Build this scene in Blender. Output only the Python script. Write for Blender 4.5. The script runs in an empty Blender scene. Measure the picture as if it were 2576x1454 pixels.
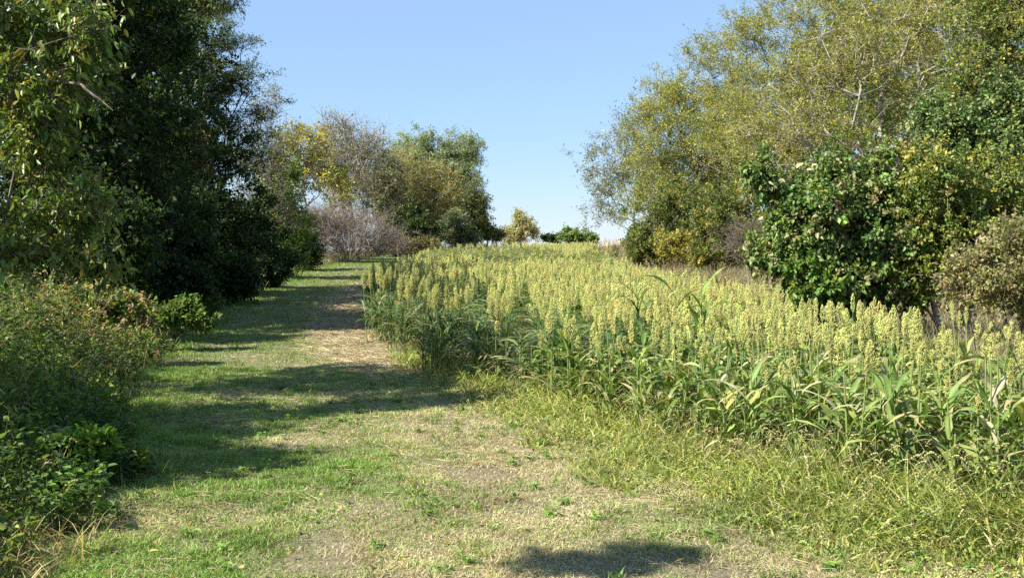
import bpy, math
import numpy as np
from mathutils import Vector

# ------------------------------------------------------------------ camera, sky, sun
S = bpy.context.scene
COL = S.collection
F, CX, HY, CAMZ = 2528.0, 1288.0, 670.0, 1.65      # photo measured at 2576 px width
cam = bpy.data.cameras.new('camera')
cam.sensor_width = 36.0
cam.lens = F / 2576.0 * 36.0
cam.shift_y = -(727.0 - HY) / 2576.0
cam.clip_start, cam.clip_end = 0.1, 6000.0
camo = bpy.data.objects.new('camera', cam)
COL.objects.link(camo)
camo.location = (0, 0, CAMZ)
camo.rotation_euler = (math.radians(90), 0, 0)
S.camera = camo

SUN_EL, SUN_AZ = math.radians(41), math.radians(26)   # azimuth: left of the view, this much behind it
sd = Vector((-math.cos(SUN_AZ) * math.cos(SUN_EL), -math.sin(SUN_AZ) * math.cos(SUN_EL), math.sin(SUN_EL)))
wd = bpy.data.worlds.new('World')
S.world = wd
wd.use_nodes = True
nt = wd.node_tree
sky = nt.nodes.new('ShaderNodeTexSky')
sky.sky_type = 'NISHITA'
sky.sun_disc = False
sky.sun_elevation = SUN_EL
sky.sun_rotation = math.atan2(sd.x, sd.y)
sky.air_density = 1.5
sky.altitude = 1200
sky.dust_density = 0.25
sky.ozone_density = 8.0
bg = nt.nodes['Background']
wbal = nt.nodes.new('ShaderNodeVectorMath')               # the camera's white balance
wbal.operation = 'MULTIPLY'
wbal.inputs[1].default_value = (1.06, .97, 1.04)
nt.links.new(sky.outputs[0], wbal.inputs[0])
hz_ = nt.nodes.new('ShaderNodeMix')                        # thin even autumn haze lightens the blue
hz_.data_type = 'RGBA'
hz_.inputs[0].default_value = .42
hz_.inputs[7].default_value = (2.75, 4.1, 5.6, 1)
nt.links.new(wbal.outputs[0], hz_.inputs[6])
nt.links.new(hz_.outputs[2], bg.inputs[0])
bg.inputs[1].default_value = 0.069
sl = bpy.data.lights.new('sun', 'SUN')
sl.energy = 5.0
sl.angle = math.radians(0.55)
sl.color = (1.0, 0.94, 0.83)
so = bpy.data.objects.new('sun', sl)
COL.objects.link(so)
so.rotation_euler = sd.to_track_quat('Z', 'Y').to_euler()
S.view_settings.view_transform = 'Standard'
S.view_settings.look = 'None'
S.view_settings.exposure = 1.43
S.view_settings.gamma = 1.0
S.render.engine = 'CYCLES'
cy = S.cycles
cy.max_bounces = 6
cy.diffuse_bounces = 3
cy.glossy_bounces = 2
cy.transmission_bounces = 3
cy.transparent_max_bounces = 4
cy.caustics_reflective = False
cy.caustics_refractive = False
cy.use_denoising = False

# ------------------------------------------------------------------ helpers
def rs(seed):
    return np.random.default_rng(seed)

def W3(px, py, d):
    return np.array([(px - CX) / F * d, d, CAMZ - (py - HY) / F * d])

def unit(v):
    return v / np.maximum(np.linalg.norm(v, axis=-1, keepdims=True), 1e-9)

def hash2(ix, iy, s):
    h = (ix.astype(np.int64) * 374761393 + iy.astype(np.int64) * 668265263 + s * 974711) & 0xffffffff
    h = ((h ^ (h >> 13)) * 1274126177) & 0xffffffff
    return ((h ^ (h >> 16)) & 0xffff) / 65535.0

def vnoise(x, y, scale, seed=0):
    x = np.asarray(x, float) / scale
    y = np.asarray(y, float) / scale
    ix, iy = np.floor(x), np.floor(y)
    fx, fy = x - ix, y - iy
    fx, fy = fx * fx * (3 - 2 * fx), fy * fy * (3 - 2 * fy)
    a, b = hash2(ix, iy, seed), hash2(ix + 1, iy, seed)
    c, d = hash2(ix, iy + 1, seed), hash2(ix + 1, iy + 1, seed)
    return (a * (1 - fx) + b * fx) * (1 - fy) + (c * (1 - fx) + d * fx) * fy

def fbm(x, y, scale, seed=0):
    return (vnoise(x, y, scale, seed) * .55 + vnoise(x, y, scale * .45, seed + 7) * .3 + vnoise(x, y, scale * .2, seed + 13) * .15)

def sramp(t, w):
    return 0.5 * (t + np.sqrt(t * t + w * w))

def gz(x, y):
    """height of the ground"""
    x = np.asarray(x, float)
    y = np.asarray(y, float)
    z = .042 * (sramp(y - 20, 6) - sramp(-20 + 0 * y, 6)) - .042 * 1.25 * (sramp(y - 92, 10) - sramp(-92 + 0 * y, 10))
    z = np.maximum(z, -1.5) * np.clip((600 - np.abs(x)) / 500, 0, 1)
    z = z + .13 * np.clip(x - 6.3, 0, 6) * np.clip((y - 22) / 12, 0, 1)
    z = z + .05 * np.clip(PATH_L(y) - x, 0, 8)
    return z + .03 * (vnoise(x, y, 2.3, 3) - .5) + .012 * (vnoise(x, y, .5, 4) - .5)

PY = [-10, 3, 5.5, 7.2, 8.7, 12.6, 18, 25, 32, 40, 52, 65, 78, 92, 110]
PX = [-2.6, -2.6, -2.65, -2.75, -3.35, -4.8, -6.3, -7.7, -8.6, -9.5, -11.0, -11.4, -10.9, -8.5, -6]
FY = [-10, 4.9, 5.6, 6.6, 7.6, 8.9, 10.8, 12.8, 14.8, 18, 21.5, 32, 37, 43, 52, 60, 70, 80, 95, 110]
FX = [4.5, 4.5, 3.3, 2.4, 1.95, 1.3, .55, -.2, -1.3, -2.35, -3.2, -4.7, -5.1, -5.1, -5.3, -5.8, -6.4, -6.0, -4.2, -3]
RY = [4, 9, 10.5, 14, 22, 30, 45, 70, 95]
RX = [6.0, 5.3, 5.0, 5.4, 6.3, 5.4, 4.8, 6.2, 7.6]
PATH_L = lambda y: np.interp(y, PY, PX)      # left edge of the mown path
FIELD_L = lambda y: np.interp(y, FY, FX)     # left (and front) edge of the sorghum
FIELD_R = lambda y: np.interp(y, RY, RX)     # right edge of the sorghum

def build(name, verts, faces, mat, cols=None, parent=None, smooth=False):
    """one mesh object out of numpy arrays; faces: list of (n,k) index arrays"""
    verts = np.asarray(verts, np.float32).reshape(-1, 3)
    faces = [np.asarray(f, np.int32) for f in (faces if isinstance(faces, list) else [faces]) if len(f)]
    me = bpy.data.meshes.new(name)
    me.vertices.add(len(verts))
    me.vertices.foreach_set('co', verts.ravel())
    loops = np.concatenate([f.ravel() for f in faces])
    tot = np.concatenate([np.full(len(f), f.shape[1], np.int32) for f in faces])
    start = np.concatenate([[0], np.cumsum(tot)[:-1]]).astype(np.int32)
    me.loops.add(len(loops))
    me.loops.foreach_set('vertex_index', loops)
    me.polygons.add(len(tot))
    me.polygons.foreach_set('loop_start', start)
    me.polygons.foreach_set('loop_total', tot)
    if smooth:
        me.polygons.foreach_set('use_smooth', np.ones(len(tot), bool))
    if cols is not None:
        c = np.ones((len(verts), 4), np.float32)
        c[:, :3] = np.asarray(cols, np.float32).reshape(-1, 3)
        at = me.color_attributes.new('tint', 'FLOAT_COLOR', 'POINT')
        at.data.foreach_set('color', c.ravel())
    me.materials.append(mat)
    me.update()
    ob = bpy.data.objects.new(name, me)
    COL.objects.link(ob)
    ob.parent = parent
    return ob

def thing(name, label, cat, loc=(0, 0, 0), group=None, rotz=0.0):
    o = bpy.data.objects.new(name, None)
    COL.objects.link(o)
    o.empty_display_size = .2
    o.location = loc
    o.rotation_euler = (0, 0, rotz)
    o['label'] = label
    o['category'] = cat
    if group:
        o['group'] = group
    return o

def kind(o, k, label=None, cat=None):
    o['kind'] = k
    if label:
        o['label'] = label
        o['category'] = cat
    return o

class Pile:
    """collects verts, faces and colours for one mesh"""
    def __init__(s):
        s.v, s.f, s.c, s.n = [], {}, [], 0
    def add(s, v, f, c):
        v = np.asarray(v, np.float32).reshape(-1, 3)
        f = np.asarray(f, np.int64)
        s.v.append(v)
        s.f.setdefault(f.shape[1], []).append(f + s.n)
        s.c.append(np.broadcast_to(np.asarray(c, np.float32), v.shape))
        s.n += len(v)
    def build(s, name, mat, parent=None, smooth=False):
        return build(name, np.concatenate(s.v), [np.concatenate(f) for f in s.f.values()], mat, np.concatenate(s.c), parent, smooth)
    def arrays(s):
        return np.concatenate(s.v), {k: np.concatenate(f) for k, f in s.f.items()}, np.concatenate(s.c)

# ------------------------------------------------------------------ materials
def mat_plant(name, rough=.5, spec=.35, transl=.3, nscale=6.0, namt=.35):
    m = bpy.data.materials.new(name)
    m.use_nodes = True
    t = m.node_tree
    t.nodes.clear()
    N = t.nodes.new
    out, pr, tr, mx = N('ShaderNodeOutputMaterial'), N('ShaderNodeBsdfPrincipled'), N('ShaderNodeBsdfTranslucent'), N('ShaderNodeMixShader')
    at, no, mp, mul, geo = N('ShaderNodeAttribute'), N('ShaderNodeTexNoise'), N('ShaderNodeMapRange'), N('ShaderNodeVectorMath'), N('ShaderNodeNewGeometry')
    at.attribute_name = 'tint'
    no.inputs['Scale'].default_value = nscale
    no.inputs['Detail'].default_value = 2
    t.links.new(geo.outputs['Position'], no.inputs['Vector'])
    mp.inputs['From Min'].default_value, mp.inputs['From Max'].default_value = .3, .7
    mp.inputs['To Min'].default_value, mp.inputs['To Max'].default_value = 1 - namt, 1 + namt
    t.links.new(no.outputs['Fac'], mp.inputs['Value'])
    mul.operation = 'SCALE'
    t.links.new(at.outputs['Color'], mul.inputs[0])
    t.links.new(mp.outputs[0], mul.inputs['Scale'])
    t.links.new(mul.outputs[0], pr.inputs['Base Color'])
    pr.inputs['Roughness'].default_value = rough
    pr.inputs['Specular IOR Level'].default_value = spec
    if transl > 0:
        wa = N('ShaderNodeVectorMath')
        wa.operation = 'MULTIPLY'
        wa.inputs[1].default_value = (1.25, 1.2, .6)
        t.links.new(mul.outputs[0], wa.inputs[0])
        t.links.new(wa.outputs[0], tr.inputs['Color'])
        mx.inputs[0].default_value = transl
        t.links.new(pr.outputs[0], mx.inputs[1])
        t.links.new(tr.outputs[0], mx.inputs[2])
        t.links.new(mx.outputs[0], out.inputs[0])
    else:
        t.links.new(pr.outputs[0], out.inputs[0])
    return m

LEAF = mat_plant('leaf', .5, .3, .4)
GLOSSY = mat_plant('glossy_leaf', .42, .38, .3)
GRASS = mat_plant('grass_blade', .5, .35, .3, 1.2, .22)
STRAP = mat_plant('strap_leaf', .5, .28, .32, 9, .2)
HEAD = mat_plant('seed_head', .8, .1, .35, 30, .12)
BARK = mat_plant('bark', .9, .15, 0, 14, .45)

def mat_soil(name, ca, cb, cc):
    m = bpy.data.materials.new(name)
    m.use_nodes = True
    t = m.node_tree
    pr = t.nodes['Principled BSDF']
    N = t.nodes.new
    geo, n1, n2, r1, mx, at, mm, bp = (N('ShaderNodeNewGeometry'), N('ShaderNodeTexNoise'), N('ShaderNodeTexNoise'), N('ShaderNodeValToRGB'),
                                       N('ShaderNodeMix'), N('ShaderNodeAttribute'), N('ShaderNodeMapRange'), N('ShaderNodeBump'))
    n1.inputs['Scale'].default_value, n1.inputs['Detail'].default_value, n1.inputs['Roughness'].default_value = 1.4, 8, .7
    n2.inputs['Scale'].default_value, n2.inputs['Detail'].default_value, n2.inputs['Roughness'].default_value = 28, 5, .7
    t.links.new(geo.outputs['Position'], n1.inputs['Vector'])
    t.links.new(geo.outputs['Position'], n2.inputs['Vector'])
    e = r1.color_ramp.elements
    e[0].position, e[0].color = .35, (*ca, 1)
    e[1].position, e[1].color = .62, (*cb, 1)
    t.links.new(n1.outputs['Fac'], r1.inputs[0])
    mx.data_type = 'RGBA'
    mx.inputs[7].default_value = (*cc, 1)
    mm.inputs['From Min'].default_value, mm.inputs['From Max'].default_value = .45, .7
    t.links.new(n2.outputs['Fac'], mm.inputs['Value'])
    t.links.new(mm.outputs[0], mx.inputs[0])
    t.links.new(r1.outputs[0], mx.inputs[6])
    t.links.new(mx.outputs[2], pr.inputs['Base Color'])
    bp.inputs['Strength'].default_value, bp.inputs['Distance'].default_value = .7, .03
    t.links.new(n2.outputs['Fac'], bp.inputs['Height'])
    t.links.new(bp.outputs[0], pr.inputs['Normal'])
    pr.inputs['Roughness'].default_value = .95
    pr.inputs['Specular IOR Level'].default_value = .1
    return m

SOIL = mat_soil('soil', (.12, .10, .065), (.17, .145, .09), (.26, .225, .14))
TRACK = mat_soil('dirt', (.15, .12, .085), (.30, .25, .165), (.20, .16, .11))

# ------------------------------------------------------------------ ground
def grid(xs, ys, dz=0.0):
    X, Y = np.meshgrid(xs, ys)
    v = np.stack([X, Y, gz(X, Y) + dz], -1).reshape(-1, 3)
    nx, ny = len(xs), len(ys)
    i = (np.arange(ny - 1)[:, None] * nx + np.arange(nx - 1)[None]).ravel()
    return v, np.stack([i, i + 1, i + nx + 1, i + nx], -1)

xs = np.concatenate([[-3000, -1200, -500, -200, -90, -60], np.arange(-40, 40.1, .4), [60, 90, 200, 500, 1200, 3000]])
ys = np.concatenate([[-800, -200, -60, -20], np.arange(-6, 40, .4), np.arange(40, 130, 1.5), [140, 170, 250, 500, 1200, 4000]])
v, f = grid(xs, ys)
kind(build('ground', v, f, SOIL, smooth=True), 'structure')

yy = np.arange(13.0, 100, .35)                        # bare track along the sorghum, its edges frayed
tr0 = FIELD_L(yy) - np.interp(yy, [13, 17, 25, 40, 60, 100], [.2, 1.25, 1.35, 1.5, 1.5, 1.7]) + .35 * (vnoise(yy, 0 * yy, 1.1, 21) - .5)
tr1 = FIELD_L(yy) + .25
tt = np.linspace(0, 1, 7)
X = tr0[:, None] * (1 - tt) + tr1[:, None] * tt
Y = np.repeat(yy[:, None], 7, 1)
v = np.stack([X, Y, gz(X, Y) + .006], -1).reshape(-1, 3)
i = (np.arange(len(yy) - 1)[:, None] * 7 + np.arange(6)[None]).ravel()
kind(build('path', v, np.stack([i, i + 1, i + 8, i + 7], -1), TRACK, smooth=True), 'structure')

# ------------------------------------------------------------------ small plant pieces, vectorised
def pick(rng, pal, n, jit=.18):
    """n colours out of a palette [(weight, rgb)]"""
    w = np.array([p[0] for p in pal], float)
    c = np.array([p[1] for p in pal], float)
    k = rng.choice(len(pal), n, p=w / w.sum())
    return c[k] * (1 + jit * rng.standard_normal((n, 1))).clip(.45, 1.7) * (1 + .06 * rng.standard_normal((n, 3)))

def blades(pile, rng, pos, h, w, lean, cols, seg=2):
    """grass blades: pos (n,3), height h, width w, lean (horizontal reach over height)"""
    n = len(pos)
    az = rng.uniform(0, 2 * np.pi, n)
    d = np.stack([np.cos(az), np.sin(az), 0 * az], -1)
    az2 = rng.uniform(0, 2 * np.pi, n)
    sd_ = np.stack([np.cos(az2), np.sin(az2), 0 * az2], -1) * (w / 2)[:, None]
    vs, cs = [], []
    for k in range(seg + 1):
        t = k / seg
        ln = (h * lean)[:, None] * d * t ** 1.7
        up = (h * (1 - .35 * np.minimum(lean, 1.6) * t ** 2) * t).clip(0)
        p = pos + ln
        p[:, 2] += up
        ww = 1 - .75 * t ** 1.5
        if k < seg:
            vs += [p - sd_ * ww, p + sd_ * ww]
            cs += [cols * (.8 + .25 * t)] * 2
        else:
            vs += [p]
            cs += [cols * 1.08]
    m = 2 * seg + 1
    V = np.stack(vs, 1).reshape(-1, 3)
    C = np.stack(cs, 1).reshape(-1, 3)
    b = np.arange(n)[:, None] * m
    q = np.concatenate([b + np.array([2 * k, 2 * k + 1, 2 * k + 3, 2 * k + 2]) for k in range(seg - 1)]) if seg > 1 else None
    n0 = pile.n
    pile.v.append(V.astype(np.float32)); pile.c.append(C.astype(np.float32)); pile.n += len(V)
    if q is not None:
        pile.f.setdefault(4, []).append(q + n0)
    pile.f.setdefault(3, []).append(b + np.array([2 * seg - 2, 2 * seg - 1, 2 * seg]) + n0)

def leaves(pile, rng, pos, dirn, L, Wd, cols, up=.5, big=False):
    """folded leaves: base pos, pointing dirn; up = how much the upper face looks skyward"""
    n = len(pos)
    d = unit(dirn)
    nr = rng.standard_normal((n, 3)) * (1 - up) + np.array([0, 0, 1.0]) * up * 1.4
    s = unit(np.cross(d, nr))
    nn = np.cross(s, d)
    L = np.broadcast_to(L, n)[:, None]
    Wd = np.broadcast_to(Wd, n)[:, None]
    fold = .18 * Wd
    if big:
        P = [pos, pos + d * L * .28 + s * Wd * .46 + nn * fold, pos + d * L * .66 + s * Wd * .36 + nn * fold * .6, pos + d * L - nn * L * .1,
             pos + d * L * .66 - s * Wd * .36 + nn * fold * .6, pos + d * L * .28 - s * Wd * .46 + nn * fold]
        fc = np.array([[0, 3, 2, 1], [0, 5, 4, 3]])
    else:
        P = [pos, pos + d * L * .45 + s * Wd * .5 + nn * fold, pos + d * L - nn * L * .08, pos + d * L * .45 - s * Wd * .5 + nn * fold]
        fc = np.array([[0, 2, 1], [0, 3, 2]])
    m = len(P)
    V = np.stack(P, 1).reshape(-1, 3)
    f = (np.arange(n)[:, None, None] * m + fc[None]).reshape(-1, fc.shape[1])
    pile.add(V, f, np.repeat(cols, m, 0))

def sticks(pile, a, b, ra, rb, cols):
    """thin three-sided tapering twigs from a to b"""
    n = len(a)
    d = unit(b - a)
    ref = np.where(np.abs(d[:, 2:3]) > .8, np.array([[1.0, 0, 0]]), np.array([[0, 0, 1.0]]))
    s = unit(np.cross(d, ref))
    t = np.cross(d, s)
    ra = np.broadcast_to(ra, n)[:, None]
    rb = np.broadcast_to(rb, n)[:, None]
    vs = []
    for p, r in ((a, ra), (b, rb)):
        for k in range(3):
            an = 2 * np.pi * k / 3
            vs.append(p + (s * math.cos(an) + t * math.sin(an)) * r)
    V = np.stack(vs, 1).reshape(-1, 3)
    fc = np.array([[0, 1, 4, 3], [1, 2, 5, 4], [2, 0, 3, 5]])
    pile.add(V, (np.arange(n)[:, None, None] * 6 + fc[None]).reshape(-1, 4), np.repeat(cols, 6, 0))

def tube(pile, pts, rad, sides, col):
    pts = np.asarray(pts, float)
    n = len(pts)
    tg = unit(np.gradient(pts, axis=0))
    ref = np.array([.31, .95, .05]) if abs(tg[0, 2]) > .5 else np.array([0, 0, 1.0])
    s = unit(np.cross(tg, ref))
    t = np.cross(tg, s)
    an = np.arange(sides) * 2 * np.pi / sides
    V = pts[:, None] + (s[:, None] * np.cos(an)[None, :, None] + t[:, None] * np.sin(an)[None, :, None]) * np.asarray(rad)[:, None, None]
    i = np.arange(n - 1)[:, None] * sides
    j = np.arange(sides)[None]
    j2 = (j + 1) % sides
    fc = np.stack([i + j, i + j2, i + sides + j2, i + sides + j], -1).reshape(-1, 4)
    pile.add(V, fc, col)

def octa(pile, c, ax, r, l, cols):
    """elongated grains: centres c, axis ax, radius r, half length l"""
    n = len(c)
    ax = unit(ax)
    s = unit(np.cross(ax, np.array([.3, .8, .52])))
    t = np.cross(ax, s)
    r = np.broadcast_to(r, n)[:, None]
    l = np.broadcast_to(l, n)[:, None]
    V = np.stack([c + s * r, c + t * r, c - s * r, c - t * r, c + ax * l, c - ax * l], 1).reshape(-1, 3)
    fc = np.array([[0, 1, 4], [1, 2, 4], [2, 3, 4], [3, 0, 4], [1, 0, 5], [2, 1, 5], [3, 2, 5], [0, 3, 5]])
    pile.add(V, (np.arange(n)[:, None, None] * 6 + fc[None]).reshape(-1, 3), np.repeat(cols, 6, 0))

# ------------------------------------------------------------------ trees and shrubs
def skeleton(rng, trunk, targets, bf, step, sag):
    """joins every target to the nearest node so far, weighing the way back to the root"""
    cap = len(trunk) + len(targets) * 9
    P = np.zeros((cap, 3)); par = np.full(cap, -1); pl = np.zeros(cap)
    n = len(trunk)
    P[:n] = trunk
    par[1:n] = np.arange(n - 1)
    pl[1:n] = np.cumsum(np.linalg.norm(np.diff(trunk, axis=0), axis=1))
    order = np.argsort(np.linalg.norm(targets - trunk[-1] * .6 - trunk[0] * .4, axis=1))
    tip = []
    for t in targets[order]:
        dv = P[:n] - t
        cost = np.sqrt((dv * dv).sum(1)) + bf * pl[:n] + 1.2 * np.maximum(dv[:, 2], 0)
        i = int(cost.argmin())
        a = P[i].copy()
        d = np.linalg.norm(t - a)
        m = int(min(8, max(1, round(d / step))))
        for k in range(1, m + 1):
            u = k / m
            q = a + (t - a) * u
            if k < m:
                q = q + rng.standard_normal(3) * .07 * d / m
                q[2] += sag * d * u * (1 - u)
            P[n] = q; par[n] = i; pl[n] = pl[i] + d / m
            i = n
            n += 1
        tip.append(i)
    return P[:n], par[:n], np.array(tip)

def wood(pile, P, par, r_tip, rmax, expo, col, rng, rmin_sides=.02):
    n = len(P)
    cnt = np.zeros(n)
    haschild = np.zeros(n, bool)
    haschild[par[par >= 0]] = True
    cnt[~haschild] = 1
    for i in range(n - 1, 0, -1):
        cnt[par[i]] += cnt[i]
    r = np.minimum(r_tip * cnt ** expo, rmax)
    best = np.full(n, -1)
    for i in range(1, n):
        p = par[i]
        if best[p] < 0 or cnt[i] > cnt[best[p]]:
            best[p] = i
    starts = [0] + [i for i in range(1, n) if best[par[i]] != i]
    for s in starts:
        ch = [s]
        while best[ch[-1]] >= 0:
            ch.append(best[ch[-1]])
        pts = P[ch]; rr = r[ch]
        if s != 0:
            pts = np.vstack([P[par[s]], pts])
            rr = np.concatenate([[min(r[par[s]] * .8, rr[0] * 1.25)], rr])
        if len(pts) < 2:
            continue
        if rr[0] > .03 and len(pts) > 2:                # round the bends of the thick limbs
            u = np.linspace(0, len(pts) - 1, len(pts) * 3 - 2)
            k = np.clip(u.astype(int), 0, len(pts) - 2); w = (u - k)[:, None]
            p0, p1, p2, p3 = pts[np.maximum(k - 1, 0)], pts[k], pts[k + 1], pts[np.minimum(k + 2, len(pts) - 1)]
            pts = .5 * (2 * p1 + (p2 - p0) * w + (2 * p0 - 5 * p1 + 4 * p2 - p3) * w ** 2 + (3 * p1 - p0 - 3 * p2 + p3) * w ** 3)
            rr = np.interp(u, np.arange(len(rr)), rr)
            if s == 0:
                h = pts[:, 2] - pts[0, 2]
                rr = rr * (1 + .45 * np.exp(-h / max(.25, rr[0] * 1.2)))
        tube(pile, pts, rr, 9 if rr[0] > .1 else 6 if rr[0] > .04 else 4 if rr[0] > rmin_sides else 3, np.asarray(col) * rng.uniform(.85, 1.15))

def tree(name, label, cat, bx, d, lobes, leaf, pal, M=350, k=5, m=7, sig=.38, bark=(.13, .11, .09), rmax=.2, rt=.007, bf=.35, stems=1,
         trunk_h=.3, lean=0.0, sag=.08, group=None, seed=1, shell=.55, clump=.7, mat=None, twig=.004, dead=None, base_z=None, expo=.46, tip_up=0.3, leafless=0.0, step=.6, fill=1.5, lsz=1.2, flat=1.0, nclump=.16):
    """lobes: (px, py, rx, ry[, depth offset]) of the crown measured in the photo, put at distance d as real ellipsoids.
       leaf: (length, width, droop, up, big)"""
    rng = rs(seed)
    m = int(round(m * fill))
    if leaf is not None:
        leaf = (leaf[0] * lsz, leaf[1] * lsz * 1.1) + tuple(leaf[2:])
    b = W3(bx, HY, d)
    b[2] = float(gz(b[0], b[1])) - .05 if base_z is None else base_z
    root = thing(name, label, cat, tuple(b), group)
    L = []
    for lo in lobes:
        dd = d + (lo[4] if len(lo) > 4 else 0)
        c = W3(lo[0], lo[1], dd) - b
        rx, rz = lo[2] / F * dd, lo[3] / F * dd
        L.append((c, np.array([rx, min(rx, 1.3 * rz) * .9, rz])))
    vol = np.array([np.prod(r) ** .75 for _, r in L])
    T = []
    nc = max(8, int(M * nclump))
    for (c, r), w in zip(L, vol / vol.sum()):
        nn = max(3, int(nc * w))
        u = unit(rng.standard_normal((nn, 3))) * (1 - shell * rng.random((nn, 1)) ** 1.5)
        cc = c + u * r * .92
        q = max(3, int(M * w / nn))
        T.append((cc[:, None] + rng.standard_normal((nn, q, 3)) * clump * np.minimum(r * .35, .9) * np.array([1, 1, flat])).reshape(-1, 3))
    T = np.concatenate(T)
    T[:, 2] = np.maximum(T[:, 2], .12 + .25 * rng.random(len(T)))
    cen = np.average([c for c, _ in L], axis=0, weights=vol)
    top = np.array([cen[0] * .4 + lean, cen[1] * .3, cen[2] * trunk_h * 1.6])
    tn = 7
    u = np.linspace(0, 1, tn)[:, None]
    tp = top * u + rng.standard_normal((tn, 3)) * .05 * np.array([1, 1, .2]) * u * max(1, top[2] * .4)
    tp[0] = 0
    if stems > 1:
        tp = tp[:2] * np.array([.1, .1, .25])
    P, par, tips = skeleton(rng, tp, T, bf, step, sag)
    wp = Pile()
    wood(wp, P, par, rt, rmax, expo, bark, rng)
    cp = Pile()
    tpz = P[tips]
    bd = unit(tpz - P[par[tips]] + 1e-6)
    n = len(tpz)
    tw = unit(bd[:, None] * .5 + rng.standard_normal((n, k, 3)) * .75 + np.array([0, 0, tip_up]))
    tl = sig * rng.uniform(.5, 1.5, (n, k, 1))
    tw[..., 2] *= .35 + .65 * flat
    A = np.repeat(tpz[:, None], k, 1).reshape(-1, 3)
    B = (tpz[:, None] + tw * tl).reshape(-1, 3)
    sticks(wp, A, B, twig * 1.2, twig * .5, np.asarray(bark)[None] * rng.uniform(.8, 1.3, (len(A), 1)))
    wp.build('trunk' if stems == 1 else 'stems', BARK, root)
    if leaf is not None and m > 0:
        if leafless > 0:
            keep = rng.random(n) > leafless
            keep = np.repeat(keep, k)
            A, B = A[keep], B[keep]
        lL, lW, droop, up, big = leaf
        N = len(A)
        s = (np.arange(m) + rng.random((N, m))) / m
        pos = (A[:, None] + (B - A)[:, None] * (.1 + s[..., None])).reshape(-1, 3) + rng.standard_normal((N * m, 3)) * sig * .13
        dr = np.repeat(unit(B - A), m, 0) * .6 + rng.standard_normal((N * m, 3)) * .6 + np.array([0, 0, -droop])
        sz = rng.uniform(.6, 1.25, N * m)
        # colour goes by twig first, then by leaf
        pc = pick(rng, pal, N, .16)
        cols = np.repeat(pc, m, 0) * (1 + .16 * rng.standard_normal((N * m, 1))).clip(.5, 1.6)
        leaves(cp, rng, pos, dr, lL * sz, lW * sz, cols, up, big)
        cp.build('crown' if stems == 1 else 'foliage', mat or LEAF, root)
    return root

# palettes (real leaf colours)
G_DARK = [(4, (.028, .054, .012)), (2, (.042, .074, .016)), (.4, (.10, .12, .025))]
G_MID = [(4, (.085, .16, .03)), (2, (.13, .21, .04)), (1, (.19, .24, .04))]
G_LIME = [(3, (.16, .215, .045)), (2, (.24, .265, .05)), (.8, (.34, .31, .065)), (1.5, (.085, .14, .035))]
OLIVE = [(4, (.27, .29, .05)), (2, (.37, .365, .07)), (1.5, (.17, .23, .055)), (.4, (.32, .26, .09))]
WILLOW = [(3, (.22, .28, .13)), (2, (.28, .33, .17)), (1, (.16, .21, .08))]
YELLOW = [(3, (.44, .38, .06)), (3, (.35, .34, .07)), (1, (.20, .23, .05))]
BROWN = [(3, (.27, .25, .11)), (2, (.32, .27, .14)), (3, (.17, .20, .06))]
MULB = [(4, (.095, .165, .038)), (3, (.15, .22, .052)), (1.8, (.25, .24, .11)), (.4, (.2, .2, .04))]
ORANGE = [(3, (.40, .30, .07)), (3, (.28, .27, .06)), (2, (.16, .19, .04))]
GREYB = (.22, .19, .155)
DARKB = (.075, .062, .05)

exec_trees = True
# ---- right side, far to near
tree('locust_tree', 'sparse grey-green tree with see-through twigs at the left end of the right-hand tree line', 'tree', 1600, 80,
     [(1560, 400, 95, 130), (1520, 500, 70, 75), (1610, 300, 60, 70), (1590, 545, 75, 40), (1640, 460, 80, 150)], (.17, .045, .2, .4, False),
     [(3, (.14, .17, .05)), (2, (.19, .19, .06))], M=420, k=5, m=5, sig=.8, bark=GREYB, rmax=.16, rt=.009, twig=.006, seed=11, leafless=.1, lsz=1.4, trunk_h=.35, group='locust trees right of the field')
tree('locust_tree', 'olive-gold locust tree whose crown slopes down to the open sky', 'tree', 1760, 56,
     [(1690, 330, 115, 170), (1780, 230, 110, 160), (1640, 480, 80, 120), (1850, 330, 130, 200), (1750, 520, 120, 110), (1650, 260, 60, 70)], (.15, .042, .2, .4, False), OLIVE, M=1000, k=7, m=9, sig=.7, lsz=.95, fill=1.4, flat=.75, nclump=.14,
     bark=GREYB, rmax=.2, rt=.009, twig=.0055, tip_up=.75, seed=12, group='locust trees right of the field')
tree('locust_tree', 'tallest olive locust tree rising behind the leafy mulberry', 'tree', 2010, 46,
     [(1960, 160, 150, 190), (2080, 60, 160, 170), (1900, 330, 150, 130), (2060, 300, 150, 150), (2150, 160, 130, 190), (1980, 450, 150, 110), (1890, 80, 60, 70)], (.13, .038, .2, .4, False), OLIVE, M=1100, k=7, m=9, sig=.64, lsz=.95, fill=1.4, flat=.75, nclump=.14,
     bark=GREYB, rmax=.2, rt=.009, twig=.005, tip_up=.75, seed=13, group='locust trees right of the field')
tree('locust_tree', 'leaning grey-limbed locust tree with bare branches showing through thin yellow leaves', 'tree', 2290, 30,
     [(2080, 250, 140, 160), (2230, 110, 160, 170), (1960, 330, 130, 110), (2330, 240, 140, 180), (2420, 70, 150, 140), (2150, 400, 150, 90)], (.09, .028, .2, .4, False),
     [(3, (.26, .265, .05)), (2, (.34, .32, .06)), (1.2, (.16, .20, .045))], M=900, k=5, m=8, sig=.42, lsz=1.2, fill=1.1, flat=.6, nclump=.1, bark=(.27, .24, .21), rmax=.14, rt=.009, twig=.005, tip_up=.7, seed=14, leafless=.35, trunk_h=.35, lean=-.8, group='locust trees right of the field')
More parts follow.
